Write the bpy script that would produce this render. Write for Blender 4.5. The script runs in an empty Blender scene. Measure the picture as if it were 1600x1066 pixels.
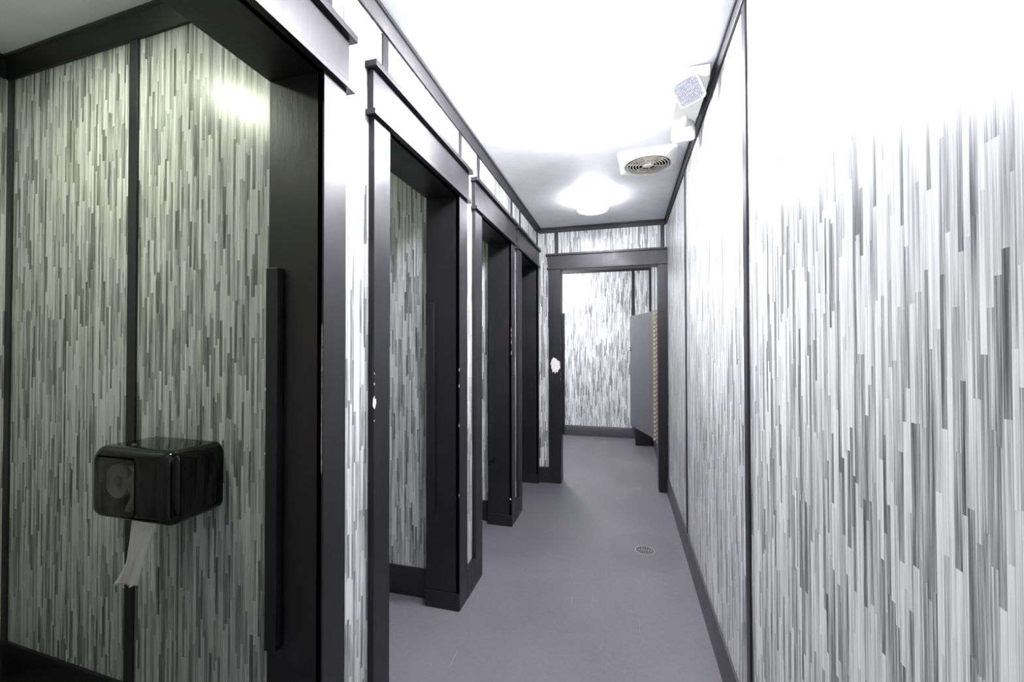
import bpy, bmesh, math, random
from mathutils import Vector, Matrix, Euler
random.seed(7)
C = bpy.context.scene.collection
EYE = 1.33                      # camera height; builders take heights relative to the eye, floor at 0
PI = math.pi

# ------------------------------------------------------------------ camera, world, exposure
cam = bpy.data.cameras.new('camera')
cam.lens = 645.66 / 1600 * 36
cam.sensor_width = 36
cam.clip_start = 0.02
cam.clip_end = 60
co = bpy.data.objects.new('camera', cam)
C.objects.link(co)
yaw, pitch, roll = 0.2640, 0.0125, -0.0018
r_ = Vector((math.cos(yaw), math.sin(yaw), 0)); f_ = Vector((-math.sin(yaw), math.cos(yaw), 0)); u_ = Vector((0, 0, 1))
fw = f_ * math.cos(pitch) + u_ * math.sin(pitch); up = u_ * math.cos(pitch) - f_ * math.sin(pitch)
rr = r_ * math.cos(roll) + up * math.sin(roll); uu = up * math.cos(roll) - r_ * math.sin(roll)
m = Matrix((rr, uu, -fw)).transposed().to_4x4(); m.translation = (0, 0, EYE)
co.matrix_world = m
bpy.context.scene.camera = co

w = bpy.data.worlds.new('world'); bpy.context.scene.world = w
w.use_nodes = True
w.node_tree.nodes['Background'].inputs[0].default_value = (0.5, 0.5, 0.55, 1)
w.node_tree.nodes['Background'].inputs[1].default_value = 0.02
vs = bpy.context.scene.view_settings
vs.view_transform = 'Standard'; vs.look = 'None'; vs.gamma = 1; vs.use_curve_mapping = False
vs.exposure = 0.0
LAMP_OVER, LAMP_NEAR, LAMP_FAR, LAMP_BACK, LAMP_STALL1, LAMP_STALL = 120, 270, 28, 290, 110, 18   # emission of each lamp's glass

# ------------------------------------------------------------------ helpers
def link(name, me, m=None, parent=None):
    o = bpy.data.objects.new(name, me); C.objects.link(o)
    if m: me.materials.append(m)
    if parent: o.parent = parent
    return o

def from_bm(name, bm, m, parent=None, smooth=False, bevel=0, seg=2):
    bmesh.ops.recalc_face_normals(bm, faces=bm.faces[:])
    me = bpy.data.meshes.new(name); bm.to_mesh(me); bm.free()
    if smooth:
        for p in me.polygons: p.use_smooth = True
    o = link(name, me, m, parent)
    if parent: o.matrix_parent_inverse = parent.matrix_basis.inverted()   # geometry is written in world space
    if bevel:
        b = o.modifiers.new('bevel', 'BEVEL'); b.width = bevel; b.segments = seg; b.limit_method = 'ANGLE'
        if smooth is False and seg > 1:
            for p in me.polygons: p.use_smooth = True
            b.harden_normals = True
    return o

def add_box(bm, x0, x1, y0, y1, z0, z1):
    z0 += EYE; z1 += EYE
    vs_ = [bm.verts.new(p) for p in ((x0,y0,z0),(x1,y0,z0),(x1,y1,z0),(x0,y1,z0),(x0,y0,z1),(x1,y0,z1),(x1,y1,z1),(x0,y1,z1))]
    for f in ((0,3,2,1),(4,5,6,7),(0,1,5,4),(1,2,6,5),(2,3,7,6),(3,0,4,7)): bm.faces.new([vs_[i] for i in f])

def box(name, x0, x1, y0, y1, z0, z1, m, parent=None, bevel=0.0):
    bm = bmesh.new(); add_box(bm, x0, x1, y0, y1, z0, z1)
    return from_bm(name, bm, m, parent, bevel=bevel)

def boxes(name, lst, m, parent=None, bevel=0.0):
    bm = bmesh.new()
    for b in lst: add_box(bm, *b)
    return from_bm(name, bm, m, parent, bevel=bevel)

def sweep(name, prof, axis, a0, a1, m, parent=None, bevel=0.0, slope=0.0):
    """extrude a closed profile [(across, z)] along an axis ('x' or 'y'); slope shifts the profile across"""
    bm = bmesh.new(); rings = []
    for a in (a0, a1):
        rings.append([bm.verts.new((a, p + slope * (a - a0), z + EYE) if axis == 'x' else (p + slope * (a - a0), a, z + EYE)) for p, z in prof])
    n = len(prof)
    for i in range(n): bm.faces.new((rings[0][i], rings[0][(i+1) % n], rings[1][(i+1) % n], rings[1][i]))
    bm.faces.new(rings[0]); bm.faces.new(rings[1][::-1])
    return from_bm(name, bm, m, parent, bevel=bevel)

def prism(name, pts, z0, z1, m, parent=None, bevel=0.0):
    bm = bmesh.new()
    a = [bm.verts.new((x, y, z0 + EYE)) for x, y in pts]; b = [bm.verts.new((x, y, z1 + EYE)) for x, y in pts]
    n = len(pts)
    for i in range(n): bm.faces.new((a[i], a[(i+1) % n], b[(i+1) % n], b[i]))
    bm.faces.new(a); bm.faces.new(b[::-1])
    return from_bm(name, bm, m, parent, bevel=bevel)

def add_lathe(bm, prof, cx, cy, n=48, close=True):
    """prof: [(r, z)] z eye-relative, around vertical axis"""
    rings = []
    for r, z in prof:
        if r < 1e-6: rings.append([bm.verts.new((cx, cy, z + EYE))])
        else: rings.append([bm.verts.new((cx + r*math.cos(2*PI*i/n), cy + r*math.sin(2*PI*i/n), z + EYE)) for i in range(n)])
    for a, b in zip(rings, rings[1:]):
        if len(a) == 1 and len(b) == 1: continue
        for i in range(n):
            j = (i+1) % n
            if len(a) == 1: bm.faces.new((a[0], b[i], b[j]))
            elif len(b) == 1: bm.faces.new((a[i], a[j], b[0]))
            else: bm.faces.new((a[i], a[j], b[j], b[i]))

def empty(name, loc=(0,0,0)):
    o = bpy.data.objects.new(name, None); C.objects.link(o)
    o.location = (loc[0], loc[1], loc[2] + EYE)
    o.empty_display_size = .05
    bpy.context.view_layer.update()
    return o

def structure(o): o['kind'] = 'structure'; return o
def tag(o, label, cat, group=None):
    o['label'] = label; o['category'] = cat
    if group: o['group'] = group
    return o

# ------------------------------------------------------------------ materials
def mat(name, col, rough=.5, metal=0, spec=.5, emit=0, ecol=None, coat=0):
    m = bpy.data.materials.new(name); m.use_nodes = True
    b = m.node_tree.nodes['Principled BSDF']
    b.inputs['Base Color'].default_value = (*col, 1); b.inputs['Roughness'].default_value = rough
    b.inputs['Metallic'].default_value = metal; b.inputs['Specular IOR Level'].default_value = spec
    b.inputs['Coat Weight'].default_value = coat
    if emit:
        b.inputs['Emission Color'].default_value = (*(ecol or col), 1); b.inputs['Emission Strength'].default_value = emit
    return m

class NT:
    def __init__(s, m): s.t = m.node_tree; s.b = s.t.nodes['Principled BSDF']
    def n(s, typ, **k):
        x = s.t.nodes.new(typ)
        for a, v in k.items():
            if a.startswith('i_'):
                key = a[2:]
                key = int(key) if key.isdigit() else key.replace('_', ' ')
                x.inputs[key].default_value = v
            else: setattr(x, a, v)
        return x
    def l(s, a, b): s.t.links.new(a, b)
    def math(s, op, a, b=None, c=None):
        x = s.n('ShaderNodeMath', operation=op)
        for i, v in enumerate((a, b, c)):
            if v is None: continue
            if isinstance(v, (int, float)): x.inputs[i].default_value = v
            else: s.l(v, x.inputs[i])
        return x.outputs[0]
    def ramp(s, fac, stops, interp='LINEAR'):
        x = s.n('ShaderNodeValToRGB'); x.color_ramp.interpolation = interp
        e = x.color_ramp.elements
        while len(e) < len(stops): e.new(0.5)
        for i, (p, c) in enumerate(stops):
            e[i].position = p; e[i].color = (*c, 1) if len(c) == 3 else c
        s.l(fac, x.inputs[0]); return x.outputs[0]
    def mix(s, fac, a, b, blend='MIX'):
        x = s.n('ShaderNodeMix', data_type='RGBA', blend_type=blend)
        for i, v in ((0, fac), (6, a), (7, b)):
            if isinstance(v, (int, float)): x.inputs[i].default_value = v
            elif isinstance(v, tuple): x.inputs[i].default_value = (*v, 1)
            else: s.l(v, x.inputs[i])
        return x.outputs[2]

def wallpaper():
    m = mat('striped_wallpaper', (.5,.5,.5), .33, spec=.6); N = NT(m)
    geo = N.n('ShaderNodeNewGeometry'); sx = N.n('ShaderNodeSeparateXYZ'); N.l(geo.outputs['Position'], sx.inputs[0])
    u = N.math('ADD', sx.outputs[0], sx.outputs[1]); v = sx.outputs[2]
    col = N.n('ShaderNodeTexVoronoi', voronoi_dimensions='1D', feature='F1', i_Scale=104.0, i_Randomness=.8); N.l(u, col.inputs['W'])
    sc = N.n('ShaderNodeSeparateColor'); N.l(col.outputs['Color'], sc.inputs[0])
    cid = sc.outputs[0]
    w2 = N.math('ADD', N.math('MULTIPLY', v, 5.6), N.math('MULTIPLY', cid, 371.0))
    seg = N.n('ShaderNodeTexVoronoi', voronoi_dimensions='1D', feature='F1', i_Scale=1.0, i_Randomness=.8); N.l(w2, seg.inputs['W'])
    ss = N.n('ShaderNodeSeparateColor'); N.l(seg.outputs['Color'], ss.inputs[0])
    tone = ss.outputs[1]
    # streaks along each strip
    cmb = N.n('ShaderNodeCombineXYZ'); N.l(N.math('MULTIPLY', u, 330.0), cmb.inputs[0]); N.l(N.math('MULTIPLY', w2, .9), cmb.inputs[1]); N.l(N.math('MULTIPLY', tone, 40.0), cmb.inputs[2])
    ns = N.n('ShaderNodeTexNoise', i_Scale=1.0, i_Detail=3.0, i_Roughness=.6); N.l(cmb.outputs[0], ns.inputs['Vector'])
    t2 = N.math('ADD', N.math('ADD', N.math('MULTIPLY', tone, .72), .16), N.math('MULTIPLY', N.math('SUBTRACT', ns.outputs['Fac'], .5), 1.5))
    cm3 = N.n('ShaderNodeCombineXYZ'); N.l(N.math('MULTIPLY', u, 1100.0), cm3.inputs[0]); N.l(N.math('MULTIPLY', w2, 1.3), cm3.inputs[1]); N.l(N.math('MULTIPLY', tone, 90.0), cm3.inputs[2])
    n3 = N.n('ShaderNodeTexNoise', i_Scale=1.0, i_Detail=1.0); N.l(cm3.outputs[0], n3.inputs['Vector'])
    t2 = N.math('ADD', t2, N.math('MULTIPLY', N.math('SUBTRACT', n3.outputs['Fac'], .5), .7))
    # broad soft clouding of tone so that darker and lighter groups form
    cm2 = N.n('ShaderNodeCombineXYZ'); N.l(N.math('MULTIPLY', u, 30.0), cm2.inputs[0]); N.l(N.math('MULTIPLY', v, 3.0), cm2.inputs[1])
    n2 = N.n('ShaderNodeTexNoise', i_Scale=1.0, i_Detail=2.0); N.l(cm2.outputs[0], n2.inputs['Vector'])
    t3 = N.math('ADD', t2, N.math('MULTIPLY', N.math('SUBTRACT', n2.outputs['Fac'], .5), .5))
    c = N.ramp(t3, [(0.0, (.06,.063,.061)), (.15, (.14,.146,.14)), (.31, (.275,.285,.275)), (.48, (.46,.47,.455)), (.68, (.65,.66,.64)), (.92, (.80,.805,.785))])
    # thin dark seam along the strip edge
    edge = N.n('ShaderNodeTexVoronoi', voronoi_dimensions='1D', feature='DISTANCE_TO_EDGE', i_Scale=104.0, i_Randomness=.8); N.l(u, edge.inputs['W'])
    e = N.math('GREATER_THAN', edge.outputs['Distance'], .06)
    c = N.mix(N.math('MULTIPLY', N.math('SUBTRACT', 1.0, e), .30), c, (.10,.104,.10))
    N.l(c, N.b.inputs['Base Color'])
    bp = N.n('ShaderNodeBump', i_Strength=.3, i_Distance=.0010)
    N.l(N.math('ADD', N.math('MULTIPLY', ns.outputs['Fac'], .6), tone), bp.inputs['Height']); N.l(bp.outputs[0], N.b.inputs['Normal'])
    return m

def painted(name, col, rough=.33, scuff=.25, grain=.25, wear=(.30,.29,.28)):
    m = mat(name, col, rough, spec=.5); N = NT(m)
    tc = N.n('ShaderNodeNewGeometry'); mp = N.n('ShaderNodeMapping'); N.l(tc.outputs['Position'], mp.inputs[0])
    mp.inputs['Scale'].default_value = (1, 1, .25)
    n1 = N.n('ShaderNodeTexNoise', i_Scale=60.0, i_Detail=4.0); N.l(mp.outputs[0], n1.inputs['Vector'])
    n2 = N.n('ShaderNodeTexNoise', i_Scale=5.0, i_Detail=6.0, i_Roughness=.65); N.l(tc.outputs['Position'], n2.inputs['Vector'])
    n3 = N.n('ShaderNodeTexNoise', i_Scale=24.0, i_Detail=8.0, i_Roughness=.75); N.l(tc.outputs['Position'], n3.inputs['Vector'])
    sx = N.n('ShaderNodeSeparateXYZ'); N.l(tc.outputs['Position'], sx.inputs[0])
    low = N.n('ShaderNodeMapRange', i_1=.0, i_2=.28, i_3=1.0, i_4=0.0); N.l(sx.outputs[2], low.inputs[0])
    sp = N.ramp(n3.outputs['Fac'], [(.62, (0,0,0)), (.70, (1,1,1))])
    fac = N.math('MULTIPLY', N.math('MULTIPLY', sp, low.outputs[0]), scuff)
    base = N.mix(n2.outputs['Fac'], tuple(c*.82 for c in col), tuple(c*1.2 for c in col))
    N.l(N.mix(fac, base, wear), N.b.inputs['Base Color'])
    rg = N.n('ShaderNodeMapRange', i_1=.3, i_2=.7, i_3=rough-.05, i_4=rough+.1); N.l(n2.outputs['Fac'], rg.inputs[0]); N.l(rg.outputs[0], N.b.inputs['Roughness'])
    bp = N.n('ShaderNodeBump', i_Strength=grain, i_Distance=.002); N.l(n1.outputs['Fac'], bp.inputs['Height']); N.l(bp.outputs[0], N.b.inputs['Normal'])
    return m

def floor_mat():
    m = mat('painted_floor', (.22,.215,.25), .45); N = NT(m)
    g = N.n('ShaderNodeNewGeometry'); P = g.outputs['Position']
    n1 = N.n('ShaderNodeTexNoise', i_Scale=1.6, i_Detail=7.0, i_Roughness=.62); N.l(P, n1.inputs['Vector'])
    base = N.ramp(n1.outputs['Fac'], [(.3, (.092,.090,.102)), (.7, (.134,.131,.147))])
    n2 = N.n('ShaderNodeTexNoise', i_Scale=45.0, i_Detail=5.0, i_Roughness=.7); N.l(P, n2.inputs['Vector'])
    base = N.mix(.08, base, N.ramp(n2.outputs['Fac'], [(.3, (.10,.10,.12)), (.7, (.4,.39,.44))]))
    # worn patch around the drain
    sub = N.n('ShaderNodeVectorMath', operation='SUBTRACT'); N.l(P, sub.inputs[0]); sub.inputs[1].default_value = (.13, 2.83, 0)
    sc = N.n('ShaderNodeVectorMath', operation='MULTIPLY'); N.l(sub.outputs[0], sc.inputs[0]); sc.inputs[1].default_value = (1, .8, 0)
    ln = N.n('ShaderNodeVectorMath', operation='LENGTH'); N.l(sc.outputs[0], ln.inputs[0])
    n3 = N.n('ShaderNodeTexNoise', i_Scale=6.0, i_Detail=5.0); N.l(P, n3.inputs['Vector'])
    d = N.math('ADD', ln.outputs['Value'], N.math('MULTIPLY', N.math('SUBTRACT', n3.outputs['Fac'], .5), .16))
    patch = N.ramp(d, [(.0, (1,1,1)), (.205, (.8,.8,.8)), (.222, (0,0,0))])
    base = N.mix(N.math('MULTIPLY', patch, .45), base, (.085,.082,.092))
    # fine scratches running along the corridor and across it
    def scratch(rot, sx_, sy_, thr, colr, amt):
        global base_
        mp = N.n('ShaderNodeMapping'); N.l(P, mp.inputs[0]); mp.inputs['Rotation'].default_value = (0, 0, rot); mp.inputs['Scale'].default_value = (sx_, sy_, 1)
        nn = N.n('ShaderNodeTexNoise', i_Scale=1.0, i_Detail=2.0, i_Roughness=.5); N.l(mp.outputs[0], nn.inputs['Vector'])
        f = N.ramp(nn.outputs['Fac'], [(thr, (0,0,0)), (thr+.02, (1,1,1))])
        return N.math('MULTIPLY', f, amt), colr
    for a in ((.06, 130, 1.3, .735, (.30,.29,.33), .6), (-.5, 110, 2.0, .745, (.05,.05,.055), .6), (1.2, 90, 2.0, .745, (.05,.05,.055), .6), (.4, 150, 3.0, .75, (.32,.31,.35), .6), (-.15, 100, 1.6, .745, (.055,.055,.06), .5)):
        f, cc = scratch(*a); base = N.mix(f, base, cc)
    vo = N.n('ShaderNodeTexVoronoi', i_Scale=9.0); N.l(P, vo.inputs['Vector'])
    vc = N.n('ShaderNodeSeparateColor'); N.l(vo.outputs['Color'], vc.inputs[0])
    spot = N.math('MULTIPLY', N.math('LESS_THAN', vo.outputs['Distance'], .035), N.math('GREATER_THAN', vc.outputs[0], .55))
    base = N.mix(N.math('MULTIPLY', spot, .7), base, N.mix(N.math('GREATER_THAN', vc.outputs[1], .6), (.08,.08,.09), (.55,.54,.56)))
    N.l(base, N.b.inputs['Base Color'])
    rg = N.n('ShaderNodeMapRange', i_1=.3, i_2=.7, i_3=.38, i_4=.55); N.l(n1.outputs['Fac'], rg.inputs[0]); N.l(rg.outputs[0], N.b.inputs['Roughness'])
    bp = N.n('ShaderNodeBump', i_Strength=.25, i_Distance=.003); N.l(n2.outputs['Fac'], bp.inputs['Height']); N.l(bp.outputs[0], N.b.inputs['Normal'])
    return m

PAPER = wallpaper()
BLACK = painted('charcoal_paint', (.0095,.0088,.0108), .38, scuff=.35)
CROWN = painted('crown_paint', (.013,.012,.0145), .55, scuff=0)
BATTEN = painted('batten_paint', (.018,.017,.021), .38, scuff=0)
BASE = painted('baseboard_paint', (.042,.040,.048), .42, scuff=.3)
CEIL = painted('ceiling_paint', (.80,.81,.83), .5, scuff=0, grain=.15)
FLOOR = floor_mat()
DOORGREY = painted('door_laminate', (.105,.105,.118), .40, scuff=.1, grain=.05)
WHITEMETAL = mat('white_enamel', (.78,.78,.77), .35)
CREAM = mat('cream_plastic', (.72,.69,.60), .4)
DUST = mat('dusty_cream_plastic', (.66,.61,.52), .6)
RECESS_SHADE = mat('recess_shade', (.012,.010,.008), .9, spec=.1)  # near-black colour stands in for the shade inside hollows
PLASTER = mat('bare_plaster', (.85,.82,.78), .8)
WOOD = mat('bare_wood', (.52,.45,.36), .7)
BRASS = mat('aged_brass', (.60,.55,.46), .5, metal=.35)
BRASS_SHADE = mat('shaded_brass', (.27,.235,.185), .5, metal=.4)  # hinge brass darkened in colour, painting the shadow behind the knuckles
GLOSSBLACK = mat('gloss_black_plastic', (.005,.005,.0055), .06, spec=.4)
TISSUE = mat('white_tissue', (.80,.79,.78), .9, spec=.1)
BINBLACK = mat('matt_black_plastic', (.012,.012,.013), .45)
STEEL = mat('grey_steel', (.30,.29,.31), .4, metal=.8)
DRAINPAINT = mat('painted_iron', (.17,.165,.18), .45)
LABELRED = mat('red_print', (.6,.05,.06), .6)

# ------------------------------------------------------------------ plan of the corridor (metres)
XL, XR = -.822, .385            # wallpapered faces of the corridor walls
XF = -.800                      # face of the casings
XI = -.985                      # stall side of the doorway walls
XB = -2.40                      # rear of the stalls
CE, FL = 1.160, -EYE            # ceiling and floor, eye-relative
YE, YE2, YB, Y0 = 4.005, 4.13, 6.21, -1.6
HD = .768                       # underside of the door heads
OPEN = [(.31, .965), (1.301, 1.948), (2.291, 2.954), (3.273, 3.945)]
T = .018                        # lining board thickness

structure(box('floor', XB-.1, XR+.1, Y0-.1, YB+.1, FL-.05, FL, FLOOR))
structure(box('ceiling', XB-.1, XR+.1, Y0-.1, YB+.1, CE, CE+.05, CEIL))

# right wall with its battens
wr = structure(box('wall_right', XR, XR+.1, Y0-.1, YB+.1, FL, CE, PAPER))
for y in (.13, 1.478, 2.826, 4.16 + .2, 5.5, -1.2):
    box('batten', XR-.007, XR, y-.020, y+.020, FL+.14, CE-.05, BATTEN, wr, .0015)

# left wall: piers and the strip above the openings, one wall
segs = []
edges = [Y0] + [e for o in OPEN for e in o] + [YE]
for a, b in zip(edges[::2], edges[1::2]):
    segs.append((XI, XL, a - (T if a != Y0 else 0), b + (T if b != YE else 0), FL, CE))
segs = [(XI, XL, Y0, OPEN[0][0]-T, FL, CE)]
for i in range(3): segs.append((XI, XL, OPEN[i][1]+T, OPEN[i+1][0]-T, FL, CE))
segs.append((XI, XL, OPEN[3][1]+T, YE2, FL, CE))
for a, b in OPEN: segs.append((XI, XL, a-T, b+T, HD+T, CE))
wl = structure(boxes('wall_left', segs, PAPER))
for y in (1.0, .27, 1.297, 2.001, 2.281, 3.022, 3.282):
    box('batten', XL, XL+.006, y-.018, y+.018, .94, CE-.05, BATTEN, wl, .0015)
box('batten', XL, XL+.010, YE-.045, YE, .94, CE-.05, BATTEN, wl, .0015)
box('batten', XL, XL+.006, -.7, -.664, FL+.14, CE-.05, BATTEN, wl, .0015)

# stall partitions: solid walls between the stalls
def stall_y(x): return 1.046 - .0377 * (x + 1.6)
w1 = structure(prism('wall_partition', [(XI, stall_y(XI)), (XI, 1.236), (XB, 1.236), (XB, stall_y(XB))], FL, CE, PAPER))
xb0 = -1.655
for x, wd in ((xb0, .022), (XB+.016, .018)):
    prism('batten', [(x-wd, stall_y(x-wd)), (x+wd, stall_y(x+wd)), (x+wd, stall_y(x+wd)-.007), (x-wd, stall_y(x-wd)-.007)], FL+.14, CE-.06, BATTEN, w1, .001)
w2 = structure(box('wall_partition', XB, XI, 2.013, 2.226, FL, CE, PAPER))
w3 = structure(box('wall_partition', XB, XI, 3.019, 3.208, FL, CE, PAPER))
w0 = structure(box('wall_partition', XB, XI, .05, .245, FL, CE, PAPER))
for wp, y in ((w2, 2.013), (w3, 3.019)):
    for x in (-1.65, -2.38): box('batten', x-.02, x+.02, y-.007, y, FL+.14, CE-.06, BATTEN, wp, .001)
structure(box('wall_stall_rear', XB-.1, XB, Y0-.1, YB+.1, FL, CE, PAPER))
structure(box('wall_behind', XI, XR, Y0-.1, Y0, FL, CE, PAPER))
# wall at the end of the corridor and of the last stall, with the fifth opening
EO = (-.590, .303)
we = structure(boxes('wall_end', [(XB, EO[0]-T, YE, YE2, FL, CE), (EO[1]+T, XR, YE, YE2, FL, CE), (EO[0]-T, EO[1]+T, YE, YE2, HD+T-.02, CE)], PAPER))
for x in (-.630, .347): box('batten', x-.018, x+.018, YE-.006, YE, .90, CE-.05, BATTEN, we, .0015)
wb = structure(box('wall_back', XB-.1, XR+.1, YB, YB+.1, FL, CE, PAPER))
for x in (.135, XR-.014, -1.05): box('batten', x-.020, x+.020, YB-.007, YB, FL+.14, CE-.06, BATTEN, wb, .0015)

# crown mouldings
def crown_prof(wall, out, drop=.046, proj=.040):
    s = out
    return [(wall, CE), (wall, CE-drop), (wall+s*.010, CE-drop), (wall+s*.014, CE-drop+.012), (wall+s*(proj-.008), CE-.014), (wall+s*proj, CE-.012), (wall+s*proj, CE)]
n_tr = [0]
def trim(fn):
    n_tr[0] += 1; o = fn; o.name = 'trim_%d' % n_tr[0]; o.data.name = o.name; return structure(o)
trim(sweep('t', crown_prof(XL, 1), 'y', Y0, YE, CROWN, bevel=.001))
trim(sweep('t', crown_prof(XR, -1, proj=.022), 'y', Y0, YE, CROWN, bevel=.001))
trim(sweep('t', crown_prof(YE, -1, .050, .020), 'x', XL+.02, XR-.01, CROWN, bevel=.001))
trim(sweep('t', crown_prof(YB, -1, .075, .030), 'x', XB, XR, BLACK, bevel=.001))
trim(sweep('t', crown_prof(XR, -1, proj=.022), 'y', YE2, YB, BLACK, bevel=.001))
trim(sweep('t', crown_prof(stall_y(XB), -1, .082, .035), 'x', XB, XI, BLACK, bevel=.001, slope=-.0377))
trim(sweep('t', crown_prof(XB, 1, .082, .035), 'y', .245, 1.06, BLACK, bevel=.001))
for y in (2.013, 3.019): trim(sweep('t', crown_prof(y, -1, .075, .030), 'x', XB, XI, BLACK, bevel=.001))

# baseboards
BH = FL + .150
def base_prof(wall, out, h=BH): return [(wall, FL), (wall, h), (wall+out*.008, h), (wall+out*.014, h-.012), (wall+out*.014, FL)]
def baseboard(side, parts):
    e = structure(empty('baseboard_'+side, (0,0,-EYE)))
    for prof, ax, a0, a1, sl in parts: sweep('board', prof, ax, a0, a1, BASE if side in ('right', 'back') else BLACK, e, .0015, sl)
    return e
baseboard('right', [(base_prof(XR, -1), 'y', Y0, YE, 0), (base_prof(XR, -1), 'y', YE2, YB, 0)])
lp = []
for a, b in ((-.5, .21), (1.060, 1.204), (2.055, 2.177), (3.047, 3.155)): lp.append(([(XL, FL), (XL, BH), (XF, BH), (XF+.001, BH-.004), (XF+.001, FL)], 'y', a, b, 0))
baseboard('left', lp)
baseboard('back', [(base_prof(YB, -1), 'x', XB, XR, 0)])
baseboard('end', [([(YE, FL), (YE, BH), (YE-.019, BH), (YE-.020, BH-.004), (YE-.020, FL)], 'x', XF, -.707, 0)])
baseboard('stalls', [(base_prof(stall_y(XB), -1, FL+.165), 'x', XB, XI, -.0377), (base_prof(2.013, -1), 'x', XB, XI, 0),
                     (base_prof(3.019, -1), 'x', XB, XI, 0), (base_prof(YE, -1), 'x', XB, XI, 0), (base_prof(XB, 1, FL+.165), 'y', .245, 1.04, 0)])

# chipped paint: a thin irregular flake bed
def chip(parent, plane, a, b, ra, rb, m, n=9, seed=1, off=.0012):
    """plane: ('x', value, outward) or ('y', ...): a,b = centre in (other horizontal, z)"""
    rnd = random.Random(seed); bm = bmesh.new(); ring = []
    ax, val, out = plane
    for lay in (0, 1):
        row = []
        rnd.seed(seed)
        for i in range(n):
            t = 2*PI*i/n; k = rnd.uniform(.68, 1.05)
            p, z = a + ra*k*math.cos(t), b + rb*k*math.sin(t)
            v = val + out*off*lay
            row.append(bm.verts.new((v, p, z+EYE) if ax == 'x' else (p, v, z+EYE)))
        ring.append(row)
    for i in range(n): bm.faces.new((ring[0][i], ring[0][(i+1)%n], ring[1][(i+1)%n], ring[1][i]))
    bm.faces.new(ring[0]); bm.faces.new(ring[1])
    o = from_bm('paint_chip', bm, m, parent)
    o['label'] = 'chip of missing paint showing pale plaster' if m is PLASTER else 'worn edge where paint has flaked to bare wood'
    return o

# ------------------------------------------------------------------ doorways of the four stalls
heads = [(.20, 1.070), (1.195, 2.073), (2.172, 3.070), (3.146, 3.985)]
for i, (a, b) in enumerate(OPEN):
    d = structure(empty('door_%d' % (i+1), (XF, a, -EYE)))
    near_w = .100 if i != 3 else .118
    if i == 2: near_w = .114
    if i == 1: near_w = .097
    far_w = (.095, .107, .093, .040)[i]
    box('jamb', XI-.002, XF-.004, a-T, a, FL, HD, BLACK, d, .001)
    box('jamb', XI-.002, XF-.004, b, b+T, FL, HD, BLACK, d, .001)
    box('head_jamb', XI-.002, XF-.004, a-T, b+T, HD, HD+T, BLACK, d, .001)
    box('casing', XL, XF, a-near_w, a, FL, HD+.001, BLACK, d, .0015)
    box('casing', XL, XF, b, b+far_w, FL, HD+.001, BLACK, d, .0015)
    h0, h1 = heads[i]
    box('header_board', XL, XF+.002, h0, h1, HD+.018, .925, BLACK, d, .0012)
    box('header_band', XL, XF+.016, h0-.010, min(h1+.012, YE-.021), HD, HD+.019, BLACK, d, .0015)
    box('header_cap', XL, XF+.022, h0-.014, min(h1+.016, YE-.021), .925, .946, BLACK, d, .0015)
    # plinth block wrap at the foot of the far jamb
    box('kick_board', XI-.004, XF-.002, b-.006, b, FL, FL+.085, BLACK, d, .0015)
    # latch strip on the far jamb
    box('latch_strip', XI+.010, XI+.050, b-.022, b, -.850, .222, BLACK, d, .002)
    if i == 0:
        for k in range(26):
            z = .05 - .0155*k + random.uniform(-.004, .004)
            chip(d, ('y', b, -1), XF-.0045, z, random.uniform(.001, .0022), random.uniform(.009, .018), WOOD, seed=20+k)
        chip(d, ('y', b-.022, -1), XI+.011, -.12, .003, .007, PLASTER, seed=71)
        chip(d, ('y', b-.022, -1), XI+.011, -.30, .002, .004, PLASTER, seed=72)
    if i == 1:
        yn = a - near_w
        for z, s, q in ((-.188, .020, .013), (-.125, .0045, .003), (-.168, .004, .003), (-.247, .003, .003), (-.09, .004, .002)):
            chip(d, ('x', XF, 1), yn+.002, z, q*.8, s, PLASTER, seed=int(-z*1000))
        for z in (-.12, -.2, -.4, -.75): chip(d, ('y', b, -1), XF-.0035, z, .0018, .010, PLASTER, seed=int(-z*100), n=7)
    if i == 2:
        chip(d, ('y', b, -1), XF-.012, -1.13, .006, .007, PLASTER, seed=5)
        for z in (.12, .08, .03, -.05): chip(d, ('y', b, -1), XF-.0035, z, .0018, .02, WOOD, seed=int(z*100+20), n=7)

# doorway at the end of the corridor
d5 = structure(empty('door_5', (EO[0], YE, -EYE)))
box('jamb', EO[0]-T, EO[0], YE-.016, YE2+.002, FL, HD-.02, BLACK, d5, .001)
box('jamb', EO[1], EO[1]+T, YE-.016, YE2+.002, FL, HD-.02, BLACK, d5, .001)
box('head_jamb', EO[0]-T, EO[1]+T, YE-.016, YE2+.002, HD-.02, HD-.02+T, BLACK, d5, .001)
box('casing', -.708, EO[0], YE-.020, YE, FL, HD-.018, BLACK, d5, .0015)
box('casing', EO[1], XR-.003, YE-.020, YE, FL, HD-.018, BLACK, d5, .0015)
box('header_board', -.712, XR-.002, YE-.022, YE, HD-.004, .880, BLACK, d5, .0012)
box('header_band', -.722, XR-.001, YE-.034, YE, HD-.020, HD-.003, BLACK, d5, .0015)
box('header_cap', -.730, XR-.001, YE-.040, YE, .880, .899, BLACK, d5, .0015)
box('latch_strip', EO[0], EO[0]+.022, YE2-.040, YE2, -.870, .325, BLACK, d5, .002)
chip(d5, ('y', YE-.020, -1), -.642, -.187, .052, .085, PLASTER, n=23, seed=12)
for z in (.05, -.02, -.27, -.33): chip(d5, ('x', EO[0], 1), YE-.010, z, .005, .02, WOOD, seed=int(z*100+50))

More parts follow.
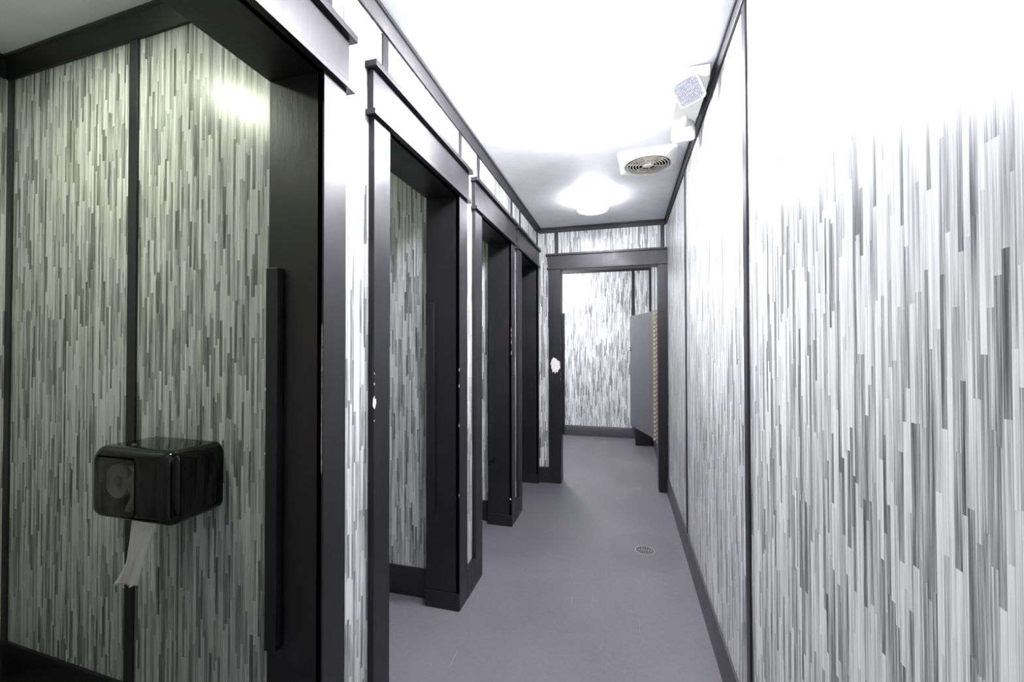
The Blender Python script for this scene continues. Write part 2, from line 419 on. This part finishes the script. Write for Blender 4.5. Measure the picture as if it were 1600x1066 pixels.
# ------------------------------------------------------------------ partition door standing open in the end doorway
hx, hy = .292, YE2 - .005
fx, fy = .068, 4.815
L_ = math.hypot(fx-hx, fy-hy); ang = math.atan2(fy-hy, fx-hx)
leaf = empty('stall_door', (hx, hy, -EYE))
tag(leaf, 'grey partition door standing open inside the end doorway, hung on a long brass hinge', 'door')
def place_on(o, loc, rz):
    o.data.transform(Matrix.Translation((loc[0], loc[1], 0)) @ Matrix.Rotation(rz, 4, 'Z')); o.data.update(); return o
place_on(box('panel', .006, L_, -.024, 0, -.888, .334, DOORGREY, leaf, .003), (hx, hy), ang)
for z in (-.02, -.05):
    place_on(box('latch', L_-.045, L_+.004, -.0, .006, z-.006, z+.006, BINBLACK, leaf, .001), (hx, hy), ang)
# brass hinge: leaf plate facing the corridor with knuckles
box('hinge_plate', .262, .306, YE2-.020, YE2-.016, -.895, .338, BRASS_SHADE, leaf, .0005)  # shadow between the knuckles is put into the plate's colour
bm = bmesh.new()
nk = 30; zz0, zz1 = -.885, .330
for k in range(nk):
    za = zz0 + (zz1-zz0)*k/nk; zb = za + (zz1-zz0)/nk*.55
    for cx, rad, dz in ((.281, .011, 0), (.299, .005, .35)):
        za_, zb_ = za, zb; za += dz*(zz1-zz0)/nk; zb += dz*(zz1-zz0)/nk
        prof = [(0, za), (rad, za), (rad*1.05, (za+zb)/2), (rad, zb), (0, zb)]
        add_lathe(bm, prof, cx, YE2-.021, 10); za, zb = za_, zb_
kn = from_bm('hinge_knuckles', bm, BRASS, leaf)
kn['kind'] = 'stuff'

# ------------------------------------------------------------------ black waste bin behind the door
bn = empty('waste_bin', (.26, 5.88, -EYE))
tag(bn, 'small black plastic waste bin with white liner on the floor under the open grey door', 'waste bin')
def frustum(x0, x1, y0, y1, z0, z1, t, wall=.004):
    bm = bmesh.new()
    def ring(ins, z): return [bm.verts.new(p) for p in ((x0+ins, y0+ins, z+EYE), (x1-ins, y0+ins, z+EYE), (x1-ins, y1-ins, z+EYE), (x0+ins, y1-ins, z+EYE))]
    rs = [ring(t, z0), ring(0, z1), ring(wall, z1), ring(t+wall, z0+wall)]
    for a, b in zip(rs, rs[1:]):
        for i in range(4): bm.faces.new((a[i], a[(i+1)%4], b[(i+1)%4], b[i]))
    bm.faces.new(rs[0]); bm.faces.new(rs[-1])
    return bm
from_bm('body', frustum(.130, .358, 5.75, 6.05, FL, -1.035, .016), BINBLACK, bn, bevel=.006, seg=3)
bm = bmesh.new(); rnd = random.Random(3)
per = [(.126,5.746),(.20,5.742),(.28,5.744),(.362,5.746),(.366,5.85),(.366,5.95),(.362,6.054),(.28,6.058),(.20,6.06),(.120,6.054),(.098,5.95),(.092,5.84)]
lo = [bm.verts.new((x, y, -1.035-.03-rnd.uniform(0,.02)+EYE)) for x, y in per]
mi = [bm.verts.new((x, y, -1.012 + (.02 if x < .121 else 0)+rnd.uniform(0,.03)+EYE)) for x, y in per]
inn = [bm.verts.new((.244+(x-.244)*.85, 5.9+(y-5.9)*.85, -1.06+EYE)) for x, y in per]
for i in range(12):
    j = (i+1)%12
    bm.faces.new((lo[i], lo[j], mi[j], mi[i])); bm.faces.new((mi[i], mi[j], inn[j], inn[i]))
from_bm('liner', bm, TISSUE, bn, smooth=True)
box('label', .1215, .1225, 5.80, 5.84, -1.045, -1.025, LABELRED, bn)

# ------------------------------------------------------------------ ceiling lights
def ceiling_light(x, y, r, drop, strength, col, label, group, flush=False):
    e = empty('ceiling_light', (x, y, CE)); tag(e, label, 'ceiling light', group)
    bm = bmesh.new(); add_lathe(bm, [(0, CE), (r*.97, CE), (r*.97, CE-.008), (r*.9, CE-.010), (0, CE-.010)], x, y)
    from_bm('base', bm, WHITEMETAL, e, smooth=False)
    g = mat('lamp_glass', (.9,.9,.9), .3, emit=strength, ecol=col)
    bm = bmesh.new()
    if flush:      # opaque rim, only the lens underneath glows
        add_lathe(bm, [(r*1.03, CE-.012), (r*1.03, CE-drop-.006), (r*.96, CE-drop-.006), (r*.96, CE-.012)], x, y)
        from_bm('rim', bm, WHITEMETAL, e)
        bm = bmesh.new(); add_lathe(bm, [(r*.958, CE-drop+.002), (0, CE-drop+.002)], x, y)
        from_bm('lens', bm, g, e); return e
    add_lathe(bm, [(r, CE-.0015), (r, CE-.013), (r*.975, CE-drop*.6), (r*.95, CE-drop*.93), (r*.92, CE-drop*.98), (r*.5, CE-drop*1.02), (0, CE-drop*1.03)], x, y)
    from_bm('glass_shade', bm, g, e, smooth=True)
    return e
COOL, WARM = (.93,.92,1.0), (.94,1.0,.80)
G = 'drum ceiling lights of the washroom'
ceiling_light(-.21, 1.17, .125, .095, LAMP_OVER, COOL, 'white drum ceiling light above the camera end of the corridor', G)
ceiling_light(-.21, 1.93, .125, .095, LAMP_NEAR, COOL, 'glowing white drum ceiling light in the middle of the corridor', G)
ceiling_light(-.23, 3.27, .125, .10, LAMP_FAR, COOL, 'glowing white drum ceiling light near the end doorway of the corridor', G)
ceiling_light(-.95, 5.15, .125, .085, LAMP_BACK, COOL, 'white drum ceiling light inside the room behind the end doorway', G)
ceiling_light(-1.69, .60, .095, .05, LAMP_STALL1, WARM, 'round ceiling light inside the nearest stall, above the paper dispenser', None, True)
ceiling_light(-1.69, 1.62, .11, .05, LAMP_STALL, WARM, 'round ceiling light inside the second stall from the camera', G, True)
ceiling_light(-1.69, 2.62, .11, .05, LAMP_STALL, WARM, 'round ceiling light inside the third stall from the camera', G, True)

# ------------------------------------------------------------------ exhaust fan grille
fxc, fyc = .150, 2.700
fan = empty('exhaust_fan', (fxc, fyc, CE))
tag(fan, 'square white ceiling exhaust fan cover with round dusty slotted grille', 'exhaust fan')
rotf = Matrix.Translation((fxc, fyc, 0)) @ Matrix.Rotation(math.radians(-4), 4, 'Z') @ Matrix.Translation((-fxc, -fyc, 0))
# cover: square plate that domes down to a round opening
bm = bmesh.new(); n = 48; rings = []
for (half, rr2, z, mixf) in ((.172, 0, CE, 0), (.172, 0, CE-.008, 0), (.165, 0, CE-.012, 0), (.160, .150, CE-.020, .6), (0, .148, CE-.032, 1), (0, .139, CE-.036, 1), (0, .134, CE-.033, 1), (0, .133, CE-.004, 1)):
    row = []
    for i in range(n):
        t = 2*PI*(i+.5)/n; c_, s_ = math.cos(t), math.sin(t); k = max(abs(c_), abs(s_))
        sq = (half*c_/k, half*s_/k); ci = (rr2*c_, rr2*s_)
        row.append(bm.verts.new((fxc + sq[0]*(1-mixf)+ci[0]*mixf, fyc + sq[1]*(1-mixf)+ci[1]*mixf, z+EYE)))
    rings.append(row)
for a, b in zip(rings, rings[1:]):
    for i in range(n): bm.faces.new((a[i], a[(i+1)%n], b[(i+1)%n], b[i]))
o = from_bm('cover', bm, mat('white_plastic', (.80,.80,.77), .35), fan, smooth=True); o.data.transform(rotf)
bm = bmesh.new(); add_lathe(bm, [(0, CE-.0045), (.133, CE-.0045), (.133, CE-.003), (0, CE-.003)], fxc, fyc)
from_bm('cavity_shade', bm, RECESS_SHADE, fan)  # flat disc behind the rings, the shade of the opening in its colour
for k in range(5):
    r0 = .051 + k*.0172
    bm = bmesh.new(); add_lathe(bm, [(r0, CE-.036), (r0+.005, CE-.0355), (r0+.0045, CE-.0325), (r0+.001, CE-.0325), (r0, CE-.036)], fxc, fyc, 56)
    from_bm('ring', bm, DUST, fan, smooth=True)
for k in range(6):
    t = 2*PI*k/6 + .3
    o = box('rib', .03, .133, -.003, .003, CE-.034, CE-.028, DUST, fan); o.data.transform(Matrix.Translation((fxc, fyc, 0)) @ Matrix.Rotation(t, 4, 'Z'))
bm = bmesh.new(); add_lathe(bm, [(0, CE-.040), (.020, CE-.039), (.033, CE-.034), (.038, CE-.026), (.036, CE-.016), (0, CE-.016)], fxc, fyc)
from_bm('hub', bm, CREAM, fan, smooth=True)

# ------------------------------------------------------------------ emergency light
em = empty('emergency_light', (.285, 1.98, CE))
tag(em, 'white twin-head emergency light on the ceiling beside the right wall', 'emergency light')
EM = mat('aged_white_plastic', (.56,.56,.54), .4)
box('housing', .228, .352, 1.845, 2.155, CE-.055, CE, EM, em, .008)
box('end_cap', .232, .348, 1.828, 1.850, CE-.050, CE-.004, WHITEMETAL, em, .004)
def lens_mat():
    m = mat('prismatic_lens', (.75,.75,.82), .15); N = NT(m)
    tc = N.n('ShaderNodeTexCoord')
    br = N.n('ShaderNodeTexBrick', i_Scale=1.0, i_Mortar_Size=.0016, i_Brick_Width=.0075, i_Row_Height=.0155); br.offset = .5
    N.l(tc.outputs['Object'], br.inputs['Vector'])
    br.inputs['Color1'].default_value = (.42,.42,.46,1); br.inputs['Color2'].default_value = (.24,.24,.28,1); br.inputs['Mortar'].default_value = (.14,.14,.17,1)
    nz = N.n('ShaderNodeTexNoise', i_Scale=260.0); N.l(tc.outputs['Object'], nz.inputs['Vector'])
    N.l(N.mix(.35, br.outputs['Color'], N.ramp(nz.outputs['Fac'], [(.4, (.15,.15,.18)), (.6, (.60,.60,.63))])), N.b.inputs['Base Color'])
    return m
LENS = lens_mat()
def lamp_head(loc, aim, twist, label):
    """a squarish spot head whose +Z looks along aim"""
    q = Vector(aim).to_track_quat('Z', 'Y').to_matrix().to_4x4() @ Matrix.Rotation(twist, 4, 'Z')
    M = Matrix.Translation((loc[0], loc[1], loc[2]+EYE)) @ q
    bm = bmesh.new(); rings = []
    n = 32
    for (h, z, rnd_) in ((.018, -.055, 1), (.036, -.050, .8), (.050, -.030, .5), (.0545, -.006, .28), (.0555, 0.0, .25), (.0545, .006, .25), (.0475, .007, .22), (.046, .003, .22)):
        row = []
        for i in range(n):
            t = 2*PI*(i+.5)/n; c_, s_ = math.cos(t), math.sin(t)
            p = 2/(1-(1-rnd_)*.82) if rnd_ < 1 else 2
            p = 2 + (1-rnd_)*7
            k = (abs(c_)**p + abs(s_)**p) ** (-1/p)
            row.append(bm.verts.new(M @ Vector((h*k*c_, h*k*s_, z))))
        rings.append(row)
    for a, b in zip(rings, rings[1:]):
        for i in range(n): bm.faces.new((a[i], a[(i+1)%n], b[(i+1)%n], b[i]))
    bm.faces.new(rings[0]); 
    hd = from_bm('lamp_head', bm, EM, em, smooth=True)
    bm = bmesh.new(); row = []
    back = []
    for i in range(n):
        t = 2*PI*(i+.5)/n; c_, s_ = math.cos(t), math.sin(t); p = 7.4; k = (abs(c_)**p + abs(s_)**p) ** (-1/p)
        row.append(bm.verts.new((.0468*k*c_, .0468*k*s_, .0065))); back.append(bm.verts.new((.0468*k*c_, .0468*k*s_, .001)))
    bm.faces.new(row); bm.faces.new(back[::-1])
    for i in range(n): bm.faces.new((row[i], row[(i+1)%n], back[(i+1)%n], back[i]))
    me = bpy.data.meshes.new('lens'); bmesh.ops.recalc_face_normals(bm, faces=bm.faces[:]); bm.to_mesh(me); bm.free()
    ln = link('lens', me, LENS, hd); bpy.context.view_layer.update(); ln.matrix_parent_inverse = hd.matrix_world.inverted(); ln.matrix_basis = M
    return hd
lamp_head((.268, 1.842, CE-.098), (-.22, -.60, -.70), math.radians(14), '')
lamp_head((.296, 2.235, CE-.082), (.10, .92, -.38), math.radians(0), '')
def tube(name, pts, rad, m, parent, n=10):
    bm = bmesh.new(); rings = []
    P_ = [Vector(p) for p in pts]
    for i, p in enumerate(P_):
        d = (P_[min(i+1, len(P_)-1)] - P_[max(i-1, 0)]).normalized()
        q = d.to_track_quat('Z', 'Y')
        rings.append([bm.verts.new(Vector((0,0,EYE)) + p + q @ Vector((rad*math.cos(2*PI*k/n), rad*math.sin(2*PI*k/n), 0))) for k in range(n)])
    for a, b in zip(rings, rings[1:]):
        for i in range(n): bm.faces.new((a[i], a[(i+1)%n], b[(i+1)%n], b[i]))
    bm.faces.new(rings[0]); bm.faces.new(rings[-1])
    return from_bm(name, bm, m, parent, smooth=True)
tube('neck', [(.280, 1.900, CE-.050), (.276, 1.890, CE-.066), (.272, 1.868, CE-.078)], .013, EM, em)
tube('neck', [(.288, 2.130, CE-.050), (.290, 2.150, CE-.066), (.294, 2.190, CE-.074)], .013, EM, em)

# ------------------------------------------------------------------ floor drain
dr = empty('floor_drain', (.126, 2.832, FL))
tag(dr, 'round grey slotted drain grate set in the painted floor', 'floor drain')
dx, dy = .126, 2.832
bm = bmesh.new(); add_lathe(bm, [(.053, FL+.001), (.053, FL+.003), (.055, FL+.0038), (.060, FL+.0035), (.063, FL+.0005)], dx, dy, 40)
from_bm('rim', bm, DRAINPAINT, dr, smooth=True)
bm = bmesh.new(); add_lathe(bm, [(0, FL+.0015), (.053, FL+.0015)], dx, dy, 40); from_bm('well_shade', bm, RECESS_SHADE, dr)  # flat disc, its black painted as the shade below the bars
for k in range(9):
    y = -.042 + k*.0105; h = math.sqrt(max(.052**2 - y*y, 0))
    box('bar', dx+y-.0028, dx+y+.0028, dy-h, dy+h, FL+.0012, FL+.0036, DRAINPAINT, dr, .0005)
box('crossbar', dx-.052, dx+.052, dy-.003, dy+.003, FL+.0012, FL+.0032, DRAINPAINT, dr)

# ------------------------------------------------------------------ toilet paper dispenser
x0, x1, yw, yf, z0, z1 = -1.562, -1.230, None, .868, -.517, -.300
dp = empty('paper_dispenser', (-1.40, stall_y(-1.4), -.41))
tag(dp, 'glossy black wall-mounted paper dispenser with smoked window in the nearest stall', 'dispenser')
# rounded shell lofted from the wall plate to the bulging front
def rrect(cx, cz, hw, hh, p, n=48):
    out = []
    for i in range(n):
        t = 2*PI*(i+.5)/n; c_, s_ = math.cos(t), math.sin(t)
        k = (abs(c_)**p + abs(s_)**p) ** (-1/p)
        out.append((cx + hw*k*c_, cz + hh*k*s_))
    return out
def corner_rect(cx, cz, hw, hh, r, n=8):
    out = []
    for sx, sz, a0 in ((1,1,0), (-1,1,90), (-1,-1,180), (1,-1,270)):
        for i in range(n):
            a = math.radians(a0 + 90*i/(n-1)); out.append((cx + sx*(hw-r) + r*math.cos(a), cz + sz*(hh-r) + r*math.sin(a)))
    return out
cx, cz, hw, hh = (x0+x1)/2, (z0+z1)/2, (x1-x0)/2, (z1-z0)/2
DEPTH = 1.033 - yf
def shell_ring(s, inset=0.0):
    """s: 0 at the wall, 1 at the front"""
    R = .034
    d = s*DEPTH
    e = 0
    if d > DEPTH - R: e = R - math.sqrt(max(R*R - (d-(DEPTH-R))**2, 0))
    w_ = hw - inset - e*.95; h_ = hh - inset - e*.8
    h_ *= 1 - .03*(1-s)
    return [(x, 1.040 - d, z) for x, z in corner_rect(cx, cz, w_, h_, .034 - min(e*.3, .012))]
bm = bmesh.new(); rings = []
ss = [0, .2, .5, .75] + [1 - .034/DEPTH*(1-math.sin(a*PI/2/8)) for a in range(0, 9)]
ss = sorted(set(ss))
for s in ss: rings.append([bm.verts.new((x, y, z+EYE)) for x, y, z in shell_ring(s)])
for s in reversed([0.02, .5, 1 - .006/DEPTH]):
    pass
n = len(rings[0])
for a, b in zip(rings, rings[1:]):
    for i in range(n): bm.faces.new((a[i], a[(i+1)%n], b[(i+1)%n], b[i]))
bm.faces.new(rings[0]); bm.faces.new(rings[-1])
body = from_bm('body', bm, GLOSSBLACK, dp, smooth=True)
# cut the window cavity and the slot underneath, then keep the result as plain mesh
cut = bmesh.new()
add_box(cut, x0+.034, -1.372, yf-.02, 1.00, z0+.018, z1-.024)
add_box(cut, x0+.060, -1.33, .895, .985, z0-.02, z0+.030)
cutter = from_bm('cutter', cut, None)
mod = body.modifiers.new('cut', 'BOOLEAN'); mod.operation = 'DIFFERENCE'; mod.object = cutter; mod.solver = 'EXACT'
bpy.context.view_layer.update()
ev = body.evaluated_get(bpy.context.evaluated_depsgraph_get())
newme = bpy.data.meshes.new_from_object(ev); body.modifiers.clear(); body.data = newme
print('BODYVERTS', len(newme.vertices)); body.data.materials.clear(); body.data.materials.append(GLOSSBLACK)
bpy.data.objects.remove(cutter)
try:
    body.data.set_sharp_from_angle(angle=math.radians(40))
except Exception: pass
# smoked window pane
SM = bpy.data.materials.new('smoked_plastic'); SM.use_nodes = True
nt = SM.node_tree; nt.nodes.clear()
out = nt.nodes.new('ShaderNodeOutputMaterial'); tr = nt.nodes.new('ShaderNodeBsdfTransparent'); gl = nt.nodes.new('ShaderNodeBsdfGlossy')
fr = nt.nodes.new('ShaderNodeLayerWeight'); pw = nt.nodes.new('ShaderNodeMath'); pw.operation = 'POWER'; pw.inputs[1].default_value = 4.0; ma = nt.nodes.new('ShaderNodeMath'); ma.operation = 'MULTIPLY_ADD'; ma.inputs[1].default_value = .9; ma.inputs[2].default_value = .03; mx = nt.nodes.new('ShaderNodeMixShader')
tr.inputs[0].default_value = (.62,.61,.60,1); gl.inputs['Roughness'].default_value = .05; fr.inputs[0].default_value = .5
nt.links.new(fr.outputs['Facing'], pw.inputs[0]); nt.links.new(pw.outputs[0], ma.inputs[0]); nt.links.new(ma.outputs[0], mx.inputs[0]); nt.links.new(tr.outputs[0], mx.inputs[1]); nt.links.new(gl.outputs[0], mx.inputs[2]); nt.links.new(mx.outputs[0], out.inputs[0])
bm = bmesh.new()
fr0 = [bm.verts.new((x, yf+.0035, z+EYE)) for x, z in corner_rect(-1.4505, (z0+z1)/2-.003, .0815, .084, .016)]
fr1 = [bm.verts.new((x, yf+.0055, z+EYE)) for x, z in corner_rect(-1.4505, (z0+z1)/2-.003, .0815, .084, .016)]
bm.faces.new(fr0); bm.faces.new(fr1[::-1])
for i in range(len(fr0)): bm.faces.new((fr0[i], fr0[(i+1)%len(fr0)], fr1[(i+1)%len(fr0)], fr1[i]))
from_bm('window', bm, SM, dp)
# roll inside, axis pointing out of the wall
bm = bmesh.new(); rx, rz_, RR, rc = -1.485, -.408, .052, .018
nn = 40
prs = [(rc, .905), (RR-.003, .900), (RR, .904), (RR, .985), (rc, .985), (rc, .905)]
rws = [[bm.verts.new((rx + r*math.cos(2*PI*i/nn), y, rz_ + EYE + r*math.sin(2*PI*i/nn))) for i in range(nn)] for r, y in prs]
for a, b in zip(rws, rws[1:]):
    for i in range(nn): bm.faces.new((a[i], a[(i+1)%nn], b[(i+1)%nn], b[i]))
from_bm('paper_roll', bm, TISSUE, dp, smooth=False)
bm = bmesh.new(); prev = None
for k in range(17):
    t = k/16; px = -1.412 + .016*math.sin(t*PI) + .006*math.sin(t*11); pz = -.352 - .140*t
    cur = [bm.verts.new((px - .026*(1-.3*math.sin(t*9)), .893 + .006*math.sin(t*13), pz+EYE)), bm.verts.new((px + .004, .886 + .004*math.sin(t*7), pz+.004*math.sin(t*20)+EYE)), bm.verts.new((px + .014*(1+.5*math.sin(t*12)), .905, pz+EYE))]
    if prev: bm.faces.new((prev[0], prev[1], cur[1], cur[0])); bm.faces.new((prev[1], prev[2], cur[2], cur[1]))
    prev = cur
from_bm('loose_paper', bm, TISSUE, dp, smooth=True)
# hanging tail of paper: a folded strip leaving the slot
bm = bmesh.new(); rows = []; nu, nv = 40, 30
for j in range(nv+1):
    s = j/nv
    zt = -.470 - .246*s
    # left and right edge of the strip (metres across the wall) as it hangs, pulled to the left at its foot
    k = max(0, (s-.25)/.75)
    def ip(*kn):
        for (a0, b0), (a1, b1) in zip(kn, kn[1:]):
            if s <= a1: return b0 + (b1-b0)*(s-a0)/(a1-a0)
        return kn[-1][1]
    xl = ip((0, -1.456), (.49, -1.459), (.75, -1.464), (.9, -1.484), (1, -1.500))
    xr = ip((0, -1.326), (.19, -1.341), (.49, -1.372), (.75, -1.395), (1, -1.412))
    row = []
    for i in range(nu+1):
        t = i/nu
        tt = t*2-1
        fold = .0045*math.sin(tt*5.2+s*2.2) + .0018*math.sin(tt*15+3*s)*(.3+s) + .0010*math.sin(tt*31-2*s)
        # a diagonal crease where the left part folds over
        cr = math.exp(-((t - (.15+.75*(1-s)))/.06)**2) * .006 * (1 if s > .45 else s/.45)
        xx = xl + (xr-xl)*t
        zz = zt - .006*math.sin(t*3.1)*s*s + .002*math.sin(t*23)*s**4
        row.append(bm.verts.new((xx, .925 - .014*s + fold - cr, zz+EYE)))
    rows.append(row)
for a, b in zip(rows, rows[1:]):
    for i in range(nu): bm.faces.new((a[i], a[i+1], b[i+1], b[i]))
tl = from_bm('paper_tail', bm, TISSUE, dp, smooth=True)
so = tl.modifiers.new('thick', 'SOLIDIFY'); so.thickness = .0012
# key lock on the top edge and lower lip
bm = bmesh.new(); add_lathe(bm, [(0, z1-.001), (.006, z1-.001), (.006, z1+.0015), (0, z1+.002)], -1.452, .925, 16); from_bm('lock', bm, STEEL, dp)
